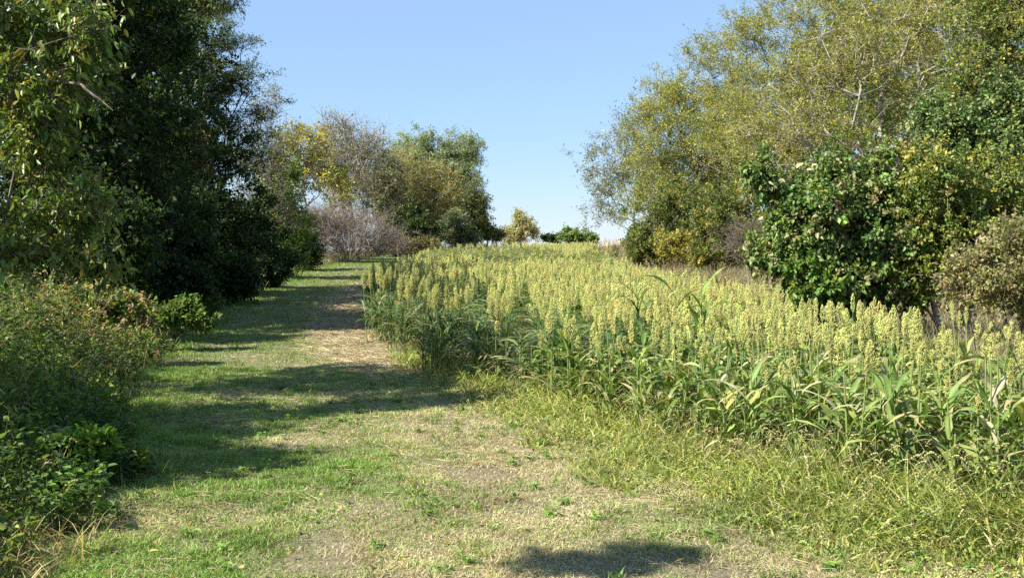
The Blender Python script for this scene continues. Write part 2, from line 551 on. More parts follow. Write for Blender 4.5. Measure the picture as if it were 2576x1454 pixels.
tree('leafy_tree', 'yellow-green broadleaf tree filling the upper right corner', 'tree', 2600, 24,
     [(2480, 60, 130, 110), (2560, 190, 110, 130), (2450, 230, 90, 90), (2620, 30, 130, 130), (2640, 330, 120, 160)], (.075, .04, .4, .45, False), G_LIME, M=560, k=6, m=8, sig=.34, bark=GREYB, rmax=.14, seed=15, leafless=.12)
tree('vine_tree', 'dark green vine-hung tree at the right edge below the yellow crown', 'tree', 2540, 21,
     [(2520, 330, 80, 130), (2440, 420, 90, 110), (2570, 500, 80, 130), (2400, 300, 60, 60)], (.065, .042, .7, .45, True), [(3, (.085, .145, .04)), (2, (.13, .19, .05)), (1, (.2, .22, .06))], M=480, k=6, m=9, fill=2.0, sig=.32, bark=DARKB, rmax=.1, seed=16, mat=GLOSSY)
tree('shrub', 'yellow-green leafy shrub right of the dark mulberry', 'shrub', 2400, 16.6,
     [(2380, 480, 110, 100), (2420, 600, 130, 100), (2310, 570, 70, 90), (2500, 520, 90, 90), (2330, 660, 90, 70), (2400, 700, 80, 50), (2300, 720, 60, 40), (2450, 650, 80, 60)], (.06, .034, .4, .45, True), G_LIME, M=480, k=6, m=9, fill=2.0, sig=.28, bark=GREYB, rmax=.06, stems=5, seed=17, bf=.7)
tree('mulberry_bush', 'broad dark green mulberry with large drooping leaves and some dried pink-brown ones', 'shrub', 2160, 17,
     [(2070, 540, 120, 90), (2190, 510, 90, 70), (2000, 600, 100, 80), (2150, 650, 170, 100), (2270, 610, 80, 90), (1915, 450, 28, 50), (1945, 500, 40, 45), (2210, 430, 30, 50), (2090, 440, 35, 60), (2290, 470, 35, 50), (2150, 470, 40, 40), (1935, 600, 50, 35), (1960, 660, 50, 35), (2330, 560, 50, 40), (2060, 690, 90, 60), (2110, 745, 110, 45), (2230, 720, 100, 60), (1985, 540, 60, 40), (2290, 500, 50, 50)],
     (.075, .048, .75, .5, True), MULB, M=800, k=6, m=9, fill=1.7, sig=.26, bark=DARKB, rmax=.07, rt=.005, stems=6, seed=18, mat=GLOSSY, bf=.7, nclump=.1, clump=.55)
tree('mulberry_bush', 'low outer mulberry sprout with narrow crown at the left foot of the big mulberry', 'shrub', 2040, 16.2,
     [(2020, 700, 40, 55), (2060, 730, 60, 45)], (.08, .05, .6, .5, True), G_MID, M=70, k=5, m=8, sig=.16, bark=DARKB, rmax=.03, rt=.004, stems=4, seed=19, mat=GLOSSY, bf=.8)
tree('dead_shrub', 'brown withered shrub at the right edge behind the sorghum', 'shrub', 2510, 13.5,
     [(2500, 690, 85, 70), (2560, 640, 70, 70), (2440, 730, 60, 50), (2580, 730, 60, 70)], (.05, .024, .3, .4, False), BROWN, M=320, k=5, m=7, sig=.2, bark=(.17, .14, .10), rmax=.03, rt=.0035, stems=6, seed=20, bf=.7, twig=.0025)
tree('shrub', 'olive-green shrub at the foot of the far right-hand trees', 'shrub', 1640, 50,
     [(1640, 620, 80, 50), (1600, 590, 40, 40), (1700, 560, 90, 80), (1610, 650, 50, 25)], (.12, .06, .3, .45, False), [(3, (.11, .15, .03)), (2, (.18, .19, .04))], M=320, k=5, m=9, sig=.42, bark=GREYB, rmax=.06, rt=.006, stems=6, seed=21, bf=.6)
tree('shrub', 'orange-yellow leaved shrub between olive bushes under the right-hand trees', 'shrub', 1720, 47,
     [(1720, 615, 60, 35), (1745, 645, 50, 28)], (.11, .06, .3, .45, False), ORANGE, M=150, k=5, m=8, sig=.34, bark=GREYB, rmax=.05, rt=.006, stems=5, seed=22, bf=.6)
tree('shrub', 'green understory shrub standing before the twiggy brush left of the mulberry', 'shrub', 1830, 42,
     [(1830, 560, 90, 80), (1790, 630, 60, 45), (1880, 640, 50, 40)], (.11, .055, .3, .45, False), [(3, (.10, .14, .03)), (2, (.16, .17, .04)), (.6, (.33, .27, .04))], M=300, k=5, m=8, sig=.4, bark=GREYB, rmax=.06, rt=.006, stems=6, seed=23, bf=.6)
tree('bare_shrub', 'bare grey-brown twiggy brush under the locusts beside the mulberry', 'shrub', 1920, 34,
     [(1910, 625, 80, 40), (1950, 645, 50, 35), (1880, 600, 50, 40)], None, None, M=330, k=6, m=0, sig=.5, bark=(.155, .13, .10), rmax=.09, rt=.006, twig=.005, stems=6, seed=24, bf=.5)
tree('leafy_tree', 'mid-green tree filling the gap behind the mulberry and leaning locust', 'tree', 2230, 38,
     [(2230, 380, 150, 150), (2330, 480, 130, 150), (2120, 470, 100, 100), (2440, 330, 120, 150)], (.13, .075, .4, .45, False), G_MID, M=480, k=5, m=8, sig=.5, bark=DARKB, rmax=.16, rt=.008, seed=25)
tree('locust_tree', 'hazy olive locust tree far back in the right-hand wood', 'tree', 2250, 62,
     [(2200, 150, 180, 200), (2380, 60, 180, 180), (2030, 240, 130, 160), (2500, 230, 150, 200), (1900, 420, 160, 120)], (.19, .06, .2, .4, False), OLIVE, M=900, k=6, m=9, sig=.8, lsz=1.4, bark=GREYB, rmax=.22, rt=.009, twig=.008, seed=26, group='locust trees right of the field')

# ---- middle distance, left of the crest
tree('willow_tree', 'tall rounded grey-green willow at the far end of the track', 'tree', 1090, 104,
     [(1040, 400, 60, 75), (1140, 410, 60, 70), (1090, 480, 110, 110), (1180, 440, 30, 60), (1010, 450, 50, 60)], (.30, .075, .7, .4, False), WILLOW, M=800, k=6, m=11, sig=.8, lsz=.95, bark=GREYB, rmax=.3, rt=.013, twig=.008, seed=31)
tree('locust_tree', 'rusty olive tree standing in front of the grey-green willow', 'tree', 1060, 90,
     [(1040, 470, 75, 80), (1110, 500, 60, 70), (1000, 530, 50, 60), (1090, 560, 70, 50)], (.22, .06, .2, .4, False), [(3, (.30, .29, .08)), (1.5, (.35, .26, .11)), (2, (.22, .25, .07))], M=520, k=5, m=7, sig=.8, bark=(.30, .27, .25), rmax=.17, rt=.012, twig=.010, seed=32, leafless=.1)
tree('willow_tree', 'small dark grey-green willow at the right end of the far trees', 'tree', 1185, 96,
     [(1190, 540, 38, 55), (1160, 520, 40, 45), (1205, 520, 20, 35)], (.26, .07, .6, .4, False), [(3, (.085, .11, .045)), (2, (.12, .14, .06))], M=240, k=5, m=9, sig=.7, bark=DARKB, rmax=.2, rt=.012, seed=33)
tree('shrub', 'pale grey-green rounded bush at the foot of the far willows', 'shrub', 1150, 84,
     [(1148, 575, 30, 38), (1160, 600, 35, 22)], (.2, .06, .4, .4, False), [(1, (.19, .22, .12)), (1, (.15, .18, .09))], M=150, k=5, m=9, sig=.5, bark=GREYB, rmax=.06, rt=.009, stems=5, seed=34)
tree('shrub', 'olive-yellow sloping bush between the far willows and the open crest', 'shrub', 1215, 92,
     [(1205, 588, 45, 22), (1245, 598, 22, 13), (1180, 592, 30, 20)], (.2, .06, .3, .4, False), [(2, (.19, .18, .035)), (1, (.13, .14, .03))], M=170, k=5, m=9, sig=.5, bark=GREYB, rmax=.06, rt=.009, stems=5, seed=35)
tree('bare_tree', 'pale grey thinning tree with a few tan leaves behind the twig thicket', 'tree', 890, 84,
     [(880, 360, 85, 65), (930, 420, 60, 80), (840, 420, 70, 90), (900, 490, 90, 70)], (.16, .07, .3, .4, False), [(2, (.30, .27, .14)), (3, (.27, .30, .08))], M=800, k=6, m=3, sig=1.0, bark=(.27, .235, .22), rmax=.2, rt=.012, twig=.013, seed=36, leafless=.4, expo=.4, tip_up=.7)
tree('bare_tree', 'dark-hearted half-bare tree right of the pale thinning tree', 'tree', 985, 80,
     [(975, 440, 40, 55), (960, 500, 50, 60), (1000, 545, 40, 40)], (.2, .10, .3, .4, False), [(2, (.09, .12, .04)), (1, (.2, .16, .07))], M=260, k=6, m=3, fill=1, sig=.6, bark=(.16, .14, .12), rmax=.15, rt=.011, twig=.010, seed=37, leafless=.3)
tree('yellow_tree', 'bright yellow autumn tree with thin crown between the dark trees and the grey one', 'tree', 790, 70,
     [(740, 350, 65, 40), (790, 390, 60, 60), (740, 420, 70, 60), (820, 470, 50, 60), (850, 530, 40, 50), (700, 480, 60, 90)], (.16, .10, .3, .45, False), YELLOW, M=520, k=5, m=6, sig=.6, fill=1.0, bark=GREYB, rmax=.15, rt=.009, twig=.006, seed=38, leafless=.4, expo=.42)
tree('bare_shrub', 'mauve-grey thicket of bare twigs beside the bend of the track', 'shrub', 880, 66,
     [(850, 580, 95, 60), (930, 595, 80, 50), (790, 590, 60, 60), (975, 620, 50, 30), (880, 625, 130, 30), (830, 560, 60, 45)], None, None, M=900, k=9, m=0, sig=.62, bark=(.22, .182, .15), rmax=.04, rt=.007, twig=.0085, stems=9, seed=39, bf=1.0, expo=.3, sag=.25)
tree('shrub', 'dark green bush with a bright patch right of the mauve twig thicket', 'shrub', 1030, 78,
     [(1020, 560, 50, 40), (1045, 600, 55, 35), (1000, 600, 40, 30)], (.17, .09, .4, .45, False), G_DARK + [(1, (.10, .19, .025))], M=230, k=5, m=9, sig=.5, bark=DARKB, rmax=.06, rt=.009, stems=6, seed=40)
tree('shrub', 'rust-brown low bush beside the far bend of the track', 'shrub', 1060, 76,
     [(1045, 620, 50, 16), (1090, 622, 30, 13)], (.12, .05, .3, .4, False), [(2, (.25, .19, .09)), (2, (.19, .19, .06))], M=140, k=5, m=8, sig=.4, bark=(.2, .15, .12), rmax=.04, rt=.007, stems=6, seed=41)
tree('lone_tree', 'small golden-leaved tree standing alone on the crest', 'tree', 1312, 128,
     [(1303, 548, 14, 18), (1320, 566, 22, 24), (1308, 585, 34, 22), (1338, 588, 12, 20), (1285, 590, 16, 18)], (.24, .12, .3, .45, False), [(3, (.42, .41, .20)), (1, (.34, .35, .16)), (.6, (.42, .34, .14))], M=230, k=5, m=6, sig=.7, lsz=1, bark=GREYB, rmax=.15, rt=.014, twig=.012, seed=42)
tree('distant_bush', 'rounded dark green bush showing above the crest right of the lone tree', 'shrub', 1450, 140,
     [(1450, 596, 36, 14), (1470, 602, 28, 10)], (.3, .16, .3, .45, False), [(2, (.14, .22, .06)), (1, (.19, .25, .07))], M=130, k=5, m=7, sig=.6, bark=DARKB, rmax=.1, rt=.014, stems=4, seed=43)
tree('distant_bush', 'smallest dark bush just peeping over the crest', 'shrub', 1388, 145,
     [(1385, 603, 16, 8), (1400, 606, 14, 6)], (.26, .14, .3, .45, False), G_DARK, M=60, k=5, m=8, sig=.5, bark=DARKB, rmax=.1, rt=.014, stems=4, seed=44)

# ---- left side, far to near
tree('dark_tree', 'tall dark fine-leaved tree with feathery boughs against the sky', 'tree', 560, 36,
     [(520, 160, 150, 130), (600, 110, 60, 70), (460, 300, 150, 120), (600, 250, 75, 90), (560, 370, 120, 70), (400, 120, 120, 150), (640, 330, 40, 60)], (.09, .03, .35, .45, False),
     [(3, (.055, .095, .03)), (2, (.08, .12, .03)), (1, (.12, .14, .03))], M=800, k=6, m=9, sig=.42, fill=1.15, lsz=1.05, flat=.4, nclump=.075, leafless=.1, bark=DARKB, rmax=.2, rt=.007, twig=.004, seed=51, shell=.75)
tree('half_bare_tree', 'slender half-bare tree with grey twigs and yellow-green top leaves', 'tree', 690, 44,
     [(680, 290, 40, 60), (700, 400, 55, 90), (650, 440, 60, 110), (690, 520, 50, 70)], (.10, .05, .3, .4, False), [(3, (.22, .23, .045)), (2, (.13, .16, .035))], M=420, k=6, m=4, fill=1, lsz=1, sig=.5, bark=(.16, .14, .125), rmax=.09, rt=.007, twig=.006, seed=52, leafless=.5, expo=.42)
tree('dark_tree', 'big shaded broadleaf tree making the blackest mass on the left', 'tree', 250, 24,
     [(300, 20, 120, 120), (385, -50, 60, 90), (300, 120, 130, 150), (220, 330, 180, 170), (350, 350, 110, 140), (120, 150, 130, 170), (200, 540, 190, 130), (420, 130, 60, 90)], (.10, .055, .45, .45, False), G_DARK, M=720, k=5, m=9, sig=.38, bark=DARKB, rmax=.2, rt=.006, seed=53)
tree('willow_tree', 'sunlit pale willow top behind the dark trees at the upper left', 'tree', 470, 47,
     [(480, -20, 110, 70), (400, 20, 100, 60), (560, -10, 50, 50)], (.2, .035, .9, .35, False), [(3, (.19, .22, .07)), (1, (.13, .17, .05))], M=300, k=6, m=10, sig=.6, bark=DARKB, rmax=.2, rt=.008, seed=54)
tree('vine_bush', 'olive-brown drooping vine tangle hanging in front of the dark trees', 'vine', 440, 31,
     [(440, 370, 65, 50), (420, 440, 75, 70), (480, 400, 40, 60)], (.11, .028, .9, .35, False), [(3, (.15, .14, .04)), (2, (.2, .14, .07)), (1, (.1, .13, .03))], M=260, k=6, m=8, sig=.35, bark=(.16, .12, .09), rmax=.05, rt=.005, seed=55)
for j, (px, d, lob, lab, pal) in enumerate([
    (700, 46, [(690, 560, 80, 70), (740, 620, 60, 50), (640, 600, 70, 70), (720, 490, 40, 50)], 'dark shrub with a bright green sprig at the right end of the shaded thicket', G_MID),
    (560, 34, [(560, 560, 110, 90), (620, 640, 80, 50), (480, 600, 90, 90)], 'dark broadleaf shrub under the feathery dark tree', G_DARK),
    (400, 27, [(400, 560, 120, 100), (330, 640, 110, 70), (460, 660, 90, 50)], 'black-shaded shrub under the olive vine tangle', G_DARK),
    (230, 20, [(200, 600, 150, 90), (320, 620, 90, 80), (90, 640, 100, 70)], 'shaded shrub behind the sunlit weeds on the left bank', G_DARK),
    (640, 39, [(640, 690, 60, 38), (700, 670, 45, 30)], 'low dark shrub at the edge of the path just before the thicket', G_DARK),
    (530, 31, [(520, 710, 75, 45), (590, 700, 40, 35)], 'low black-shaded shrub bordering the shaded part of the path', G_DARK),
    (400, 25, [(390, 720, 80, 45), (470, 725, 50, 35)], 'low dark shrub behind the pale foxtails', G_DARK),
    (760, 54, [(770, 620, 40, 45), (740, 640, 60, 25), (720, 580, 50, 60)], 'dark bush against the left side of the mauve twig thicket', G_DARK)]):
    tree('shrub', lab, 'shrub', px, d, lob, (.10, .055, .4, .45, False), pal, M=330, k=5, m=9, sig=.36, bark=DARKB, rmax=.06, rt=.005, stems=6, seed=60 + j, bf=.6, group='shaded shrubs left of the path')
near = tree('broadleaf_tree', 'nearest left-hand tree with large drooping leaves and a broken dead limb', 'tree', -420, 10.2,
     [(60, 200, 170, 190), (130, 420, 120, 150), (60, 580, 170, 100), (180, 560, 80, 60), (-250, 430, 110, 110), (30, 30, 150, 80), (160, 80, 120, 90), (230, 640, 50, 40)],
     (.105, .042, .9, .5, True), [(4, (.095, .155, .026)), (3, (.16, .205, .036)), (.4, (.30, .26, .05))], M=280, k=5, m=6, sig=.27, fill=1.0, lsz=1.0, nclump=.2, clump=.5, bark=(.14, .12, .10), rmax=.11, rt=.0042, twig=.0028, seed=71, mat=GLOSSY, trunk_h=.4)
dp = Pile()                                            # its dead limb
o = np.array(near.location)
pp = [W3(*q) - o for q in [(-150, 165, 10.4), (-60, 172, 10.3), (10, 190, 10.2), (60, 194, 10.1), (105, 203, 10.0), (150, 206, 9.9), (205, 213, 9.85), (222, 232, 9.8), (250, 250, 9.8), (285, 279, 9.75)]]
tube(dp, pp, [.03, .028, .024, .021, .022, .016, .013, .016, .011, .003], 7, (.17, .145, .12))
pp = [W3(*q) - o for q in [(105, 203, 10.0), (125, 188, 10.0), (155, 178, 10.0), (195, 167, 10.0), (232, 150, 10.05)]]
tube(dp, pp, [.016, .015, .012, .010, .003], 6, (.16, .14, .115))
for q0, q1 in [((60, 194), (95, 172)), ((150, 206), (172, 226)), ((205, 213), (222, 216)), ((30, 191), (52, 216)), ((155, 178), (170, 158))]:
    sticks(dp, (W3(*q0, 10.0) - o)[None], (W3(*q1, 9.9) - o)[None], .010, .003, np.array([[.16, .14, .115]]))
dp.build('dead_branch', BARK, near)
# wood standing left of the frame, which throws the shade
for j, (x, y, h, r) in enumerate([(-15.5, 24, 12, 3.6), (-12.0, 29.5, 10.5, 2.8), (-11.6, 34.5, 10, 2.6), (-8.6, 11.3, 8.3, 1.9), (-7.6, 8.3, 4.6, 1.2), (-6.6, 2.1, 9.3, .16), (-10.2, 22.0, 10.2, 2.2), (-7.0, 6.5, 4.3, .9), (-27, 62, 14, 6), (-24, 80, 14, 6), (-34, 70, 15, 6), (17.5, 27, 10, 3.5), (22, 40, 13, 5)]):
    px = CX + x / y * F
    s_ = F / y
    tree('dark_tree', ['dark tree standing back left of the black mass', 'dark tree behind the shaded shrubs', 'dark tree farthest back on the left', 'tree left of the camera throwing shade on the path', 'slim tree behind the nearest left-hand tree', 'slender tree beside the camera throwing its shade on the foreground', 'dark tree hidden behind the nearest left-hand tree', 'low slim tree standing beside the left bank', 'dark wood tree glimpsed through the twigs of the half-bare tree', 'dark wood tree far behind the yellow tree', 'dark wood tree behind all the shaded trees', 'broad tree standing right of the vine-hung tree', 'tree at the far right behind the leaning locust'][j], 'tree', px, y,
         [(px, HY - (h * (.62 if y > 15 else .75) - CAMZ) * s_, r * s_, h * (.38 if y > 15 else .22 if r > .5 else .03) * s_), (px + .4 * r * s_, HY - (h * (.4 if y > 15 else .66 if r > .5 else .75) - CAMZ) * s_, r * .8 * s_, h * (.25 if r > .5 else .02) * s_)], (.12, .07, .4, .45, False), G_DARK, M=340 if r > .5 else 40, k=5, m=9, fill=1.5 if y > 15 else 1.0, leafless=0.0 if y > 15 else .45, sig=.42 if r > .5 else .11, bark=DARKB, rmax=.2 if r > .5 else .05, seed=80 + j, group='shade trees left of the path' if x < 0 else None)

# ------------------------------------------------------------------ sorghum
S_GREEN = [(5, (.11, .18, .038)), (3, (.17, .235, .05)), (1.5, (.27, .31, .08)), (.45, (.40, .35, .20))]
def strap(pile, rng, L, Wd, z0, az, pitch, bend, col, seg=7, x0=0., y0=0.):
    s = np.linspace(0, 1, seg + 1)
    th = pitch - bend * s ** 1.25
    ds = L / seg
    rr = np.concatenate([[0], np.cumsum(np.cos(th[:-1]) * ds)])
    zz = z0 + np.concatenate([[0], np.cumsum(np.sin(th[:-1]) * ds)])
    zz = np.maximum(zz, .02)
    az = az + np.cumsum(rng.normal(0, .06, seg + 1))
    c = np.stack([x0 + np.cos(az) * rr, y0 + np.sin(az) * rr, zz], -1)
    sdv = np.stack([-np.sin(az), np.cos(az), 0 * az], -1)
    wv = Wd * np.interp(s, [0, .12, .35, .7, 1], [.55, .85, 1, .72, .02])
    tw = rng.normal(0, .25) * s * 2
    upv = np.stack([-np.cos(az) * np.sin(th), -np.sin(az) * np.sin(th), np.cos(th)], -1)
    side = sdv * np.cos(tw)[:, None] + upv * np.sin(tw)[:, None]
    ripple = .12 * np.sin(s * 14 + rng.random() * 6)[:, None] * upv
    a = c + (side * .5 + upv * .16 + ripple) * wv[:, None]
    b = c + (-side * .5 + upv * .16 - ripple) * wv[:, None]
    V = np.stack([a, c, b], 1).reshape(-1, 3)
    dry = (np.clip((s - rng.uniform(.45, 1.3)) * 4, 0, 1) * .8)[:, None]
    tan_ = np.array([.37, .29, .16])
    e1, e2, md = [c_ * (1 - d_) + tan_ * d_ for c_, d_ in ((col, dry), (col * .92, (dry * 1.3).clip(0, 1)), (col * 1.12 + .015, dry))]
    C = np.stack([e1, md, e2], 1).reshape(-1, 3)
    i = np.arange(seg)[:, None] * 3
    fc = np.concatenate([i + np.array([0, 1, 4, 3]), i + np.array([1, 2, 5, 4])])
    pile.add(V, fc, C)

def panicle(pile, rng, z0, Hh, Rh, nb, ng, col, gr=.0036, open_=1.0):
    u = rng.random(nb) ** .9
    az = rng.uniform(0, 2 * np.pi, nb)
    env = np.interp(u, [0, .18, .5, .8, 1], [.45, .85, 1, .75, .2]) * Rh
    tilt = rng.uniform(.35, 1.0, nb)
    st = np.stack([0 * u, 0 * u, z0 + u * Hh * .82], -1)
    en = np.stack([np.cos(az) * env * tilt, np.sin(az) * env * tilt, st[:, 2] + Hh * rng.uniform(.12, .24, nb) / open_ ** .5], -1)
    sticks(pile, st, en, .0014, .0008, np.repeat(np.array([col]) * .7, nb, 0))
    t = np.linspace(.35, 1.08, ng)[None, :, None] + rng.normal(0, .05, (nb, ng, 1))
    c = (st[:, None] + (en - st)[:, None] * t).reshape(-1, 3) + rng.normal(0, gr * 1.3, (nb * ng, 3))
    ax = np.repeat(unit(en - st), ng, 0) + rng.normal(0, .3, (nb * ng, 3))
    sz = rng.uniform(.75, 1.3, len(c))
    cc = np.array(col)[None] * (1 + .13 * rng.standard_normal((len(c), 1))).clip(.5, 1.5) * (1 + .05 * rng.standard_normal((len(c), 3)))
    octa(pile, c, ax, gr * .85 * sz, gr * 2.1 * sz, cc)

HEADCOL = np.array([.57, .58, .215])
def sorghum_parts(seed, H=1.12, head=True, nl=9, Lm=.6, Wm=.055, hcol=HEADCOL, dense=1.0, hs=1.0, pal=S_GREEN, rise=1.0):
    """meshes of one plant at the origin: stalk, leaves, seed head"""
    rng = rs(seed)
    sp, lp, hp = Pile(), Pile(), Pile()
    zt = H - (.24 * hs if head else .12)
    bend = rng.normal(0, .03, 2)
    zs = np.linspace(0, zt, 7)
    pts = np.stack([bend[0] * (zs / H) ** 2, bend[1] * (zs / H) ** 2, zs], -1)
    tube(sp, pts, np.linspace(.011, .005, 7), 6, (.22, .28, .09))
    for k in range(nl):
        z0 = .06 + (zt - .14) * (k + rng.random() * .6) / nl * (.72 if head else 1.0)
        az = (k % 2) * np.pi + rng.normal(0, .7)
        c = pick(rng, pal, 1, .12)[0]
        if k < 2 and rng.random() < .5:
            c = np.array([.36, .29, .16])
        strap(lp, rng, Lm * rng.uniform(.6, 1.25) * np.interp(k / nl, [0, .4, 1], [.7, 1.1, .7]), Wm * rng.uniform(.45, 1.05), z0, az, rng.uniform(.8, 1.4) * rise, rng.uniform(.8, 2.5), c)
    if head:
        p0 = Pile()
        panicle(hp, rng, zt - .01, .24 * hs, .036 * hs * rng.uniform(.8, 1.75), int(46 * dense), 8, np.asarray(hcol) * rng.uniform(.74, 1.08))
        hp.v = [v + np.array([bend[0], bend[1], 0], np.float32) for v in hp.v]
    return sp, lp, (hp if head else None)

def plant_thing(name, label, cat, loc, parts_, group=None, rot=0.0, sc=1.0):
    t = thing(name, label, cat, loc, group, rot)
    t.scale = (sc, sc, sc)
    sp, lp, hp = parts_
    sp.build('stalk', STRAP, t)
    lp.build('leaves', STRAP, t)
    if hp:
        hp.build('seed_head', HEAD, t)
    return t

def dup(src, loc, rot, sc, label, group):
    r = src.copy()
    COL.objects.link(r)
    r.location, r.rotation_euler, r.scale = loc, (rng_s.normal(0, .08), rng_s.normal(0, .08), rot), (sc[0], sc[0], sc[1])
    r['label'] = label
    r['group'] = group
    for ch in list(src.children):
        c = ch.copy()
        COL.objects.link(c)
        c.parent = r
    return r

rng_s = rs(500)
rows = []
# plants in rows that run away from the viewer, closer together near the camera
cand = []
for kr, x in enumerate(np.arange(-9, 9, .30)):
    y = 5.0
    while y < 97:
        y += .12 + .0022 * y + rng_s.random() * .12
        e_ = x - FIELD_L(y)
        if kr % 3 == 0 and ((e_ < 3.6 and y > 13) or y > 44):
            continue                                    # open lanes between the rows
        cand.append((x + rng_s.normal(0, .07) + .25 * math.sin(y * .05), y))
cand = np.array(cand)
xx, yv = cand[:, 0], cand[:, 1]
ok = (xx > FIELD_L(yv) + .1) & (xx < FIELD_R(yv))
ok &= (np.abs(xx) < yv * .56 + 1.6)
ok &= (rng_s.random(len(xx)) < np.interp(yv, [5, 9, 30, 95], [.62, 1, .95, .75]))
cand = cand[ok]
xx, yv = cand[:, 0], cand[:, 1]
edge = xx - FIELD_L(yv)
# the first rows by the track are taller and leafier, with gaps between heads
hgt = .96 + .22 * np.exp(-edge / 1.3) * np.clip((yv - 12) / 5, 0, 1) * np.clip((44 - yv) / 8, 0, 1) + .16 * (vnoise(xx, yv, 3, 41) - .5) + rng_s.normal(0, .075, len(xx)) + rng_s.normal(0, .09, len(xx)) * (yv < 14)
gap = (fbm(xx * 2.2, yv, 4.5, 43) < .40) & (edge < 2.2) & (yv > 12) & (yv < 40)
gap |= (vnoise(xx * 1.15, yv * .10, 1.0, 44) * .7 + .3 * vnoise(xx, yv, 2.5, 46) < np.interp(yv, [40, 48, 75, 90], [.25, .74, .66, .25])) & (yv > 40)
gap |= (edge < 2.3) & (rng_s.random(len(xx)) < .88) & (yv > 12.5) & (yv < 24)
gap |= (rng_s.random(len(xx)) < .06)
gap |= (edge < .5) & (rng_s.random(len(xx)) < .6)
gap |= (rng_s.random(len(xx)) < np.interp(yv, [7, 11, 15], [.5, .28, 0]))
inview = np.abs(xx) < yv * .51 + .25
dist = np.where(inview, yv, 1e3)
order = np.argsort(dist)
near_i, far_i = order[:228], order[228:]

protos_h = [plant_thing('sorghum_plant', 'x', 'sorghum', (0, 0, 0), sorghum_parts(600 + i, 1.16, True, 9, .50, .055, hs=[.8, .65, .95, .75, .6, 1.05, .85, .7][i], dense=[1.1, .9, 1.3, 1.0, 1.1, 1.1, .8, 1.1][i])) for i in range(8)]
protos_n = [plant_thing('sorghum_plant', 'x', 'sorghum', (0, 0, 0), sorghum_parts(620 + i, .92, False, 13, .58, .046)) for i in range(4)]
DARKLEAF = [(5, (.055, .105, .03)), (3, (.085, .145, .04)), (1, (.15, .19, .06)), (.6, (.42, .37, .24))]
used_p = set()
GRP = {'front': ('yellow-headed sorghum plant on the ragged front edge above the yellow weeds', 'sorghum plants on the front edge'),
       'dense': ('yellow-headed sorghum plant inside the dense near stand', 'sorghum plants in the near stand'),
       'row': ('tall sorghum plant in the leafy row beside the bare track', 'sorghum plants beside the bare track'),
       'bare': ('headless leafy sorghum plant among headed ones', 'headless sorghum plants')}
for j in near_i:
    x, y = cand[j]
    g = bool(gap[j])
    pr_ = (protos_n if g else protos_h)[rng_s.integers(0, 4 if g else 8)]
    key = 'bare' if g else ('row' if (edge[j] < 1.3 and y > 14) else 'front' if edge[j] < .9 else 'dense')
    lab, grp = GRP[key]
    loc = (x, y, float(gz(x, y)) - .02)
    hz = hgt[j] / 1.12
    sc = (rng_s.uniform(.9, 1.12), hz)
    rot = rng_s.uniform(0, 6.28)
    if id(pr_) not in used_p:
        used_p.add(id(pr_))
        pr_.location, pr_.rotation_euler, pr_.scale = loc, (0, 0, rot), (sc[0], sc[0], sc[1])
        pr_['label'], pr_['group'] = lab, grp
    else:
        dup(pr_, loc, rot, sc, lab, grp)

# the rest of the field is one mass
def lod(seed, H, head, nl, seg, ngr, gr, Lm=.5, Wm=.05, pal=None):
    rng = rs(seed)
    p = Pile()
    zt = H - (.24 if head else .1)
    sticks(p, np.array([[0, 0, 0.]]), np.array([[0, 0, zt]]), .012, .007, np.array([[.2, .26, .08]]))
    for k in range(nl):
        c = pick(rng, pal or S_GREEN, 1, .12)[0]
        strap(p, rng, Lm * rng.uniform(.7, 1.2), Wm, .12 + (zt - .25) * (.8 if head else 1) * (k + rng.random()) / nl, rng.uniform(0, 6.28), rng.uniform(.75, 1.2), rng.uniform(1.2, 2.5), c, seg)
    hp = Pile()
    if head:
        Hh, Rh = rng.uniform(.22, .3), rng.uniform(.029, .044)
        u = rng.random(ngr)
        az = rng.uniform(0, 6.28, ngr)
        en = np.interp(u, [0, .18, .5, .8, 1], [.4, .85, 1, .75, .2]) * Rh * rng.uniform(.5, 1.1, ngr)
        c = np.stack([np.cos(az) * en, np.sin(az) * en, zt + u * Hh], -1)
        octa(hp, c, np.stack([np.cos(az) * .35, np.sin(az) * .35, 0 * az + 1], -1), gr * .7, gr * 2.8, HEADCOL[None] * (1 + .14 * rng.standard_normal((ngr, 1))).clip(.5, 1.5))
    return p, hp

leafp, headp = Pile(), Pile()
def stamp(dst, src, loc, rot, sc, zsc, tint):
    if not src.n:
        return
    V, Fc, C = src.arrays()
    n = len(loc)
    c, s = np.cos(rot)[:, None], np.sin(rot)[:, None]
    x = (V[None, :, 0] * c - V[None, :, 1] * s) * sc[:, None] + loc[:, 0:1]
    y = (V[None, :, 0] * s + V[None, :, 1] * c) * sc[:, None] + loc[:, 1:2]
    z = V[None, :, 2] * zsc[:, None] + loc[:, 2:3]
    dst.v.append(np.stack([x, y, z], -1).reshape(-1, 3).astype(np.float32))
    dst.c.append((C[None] * tint[:, None, :]).reshape(-1, 3).astype(np.float32))
    for k, f in Fc.items():
        dst.f.setdefault(k, []).append((f[None] + (np.arange(n) * len(V))[:, None, None]).reshape(-1, k) + dst.n)
    dst.n += n * len(V)

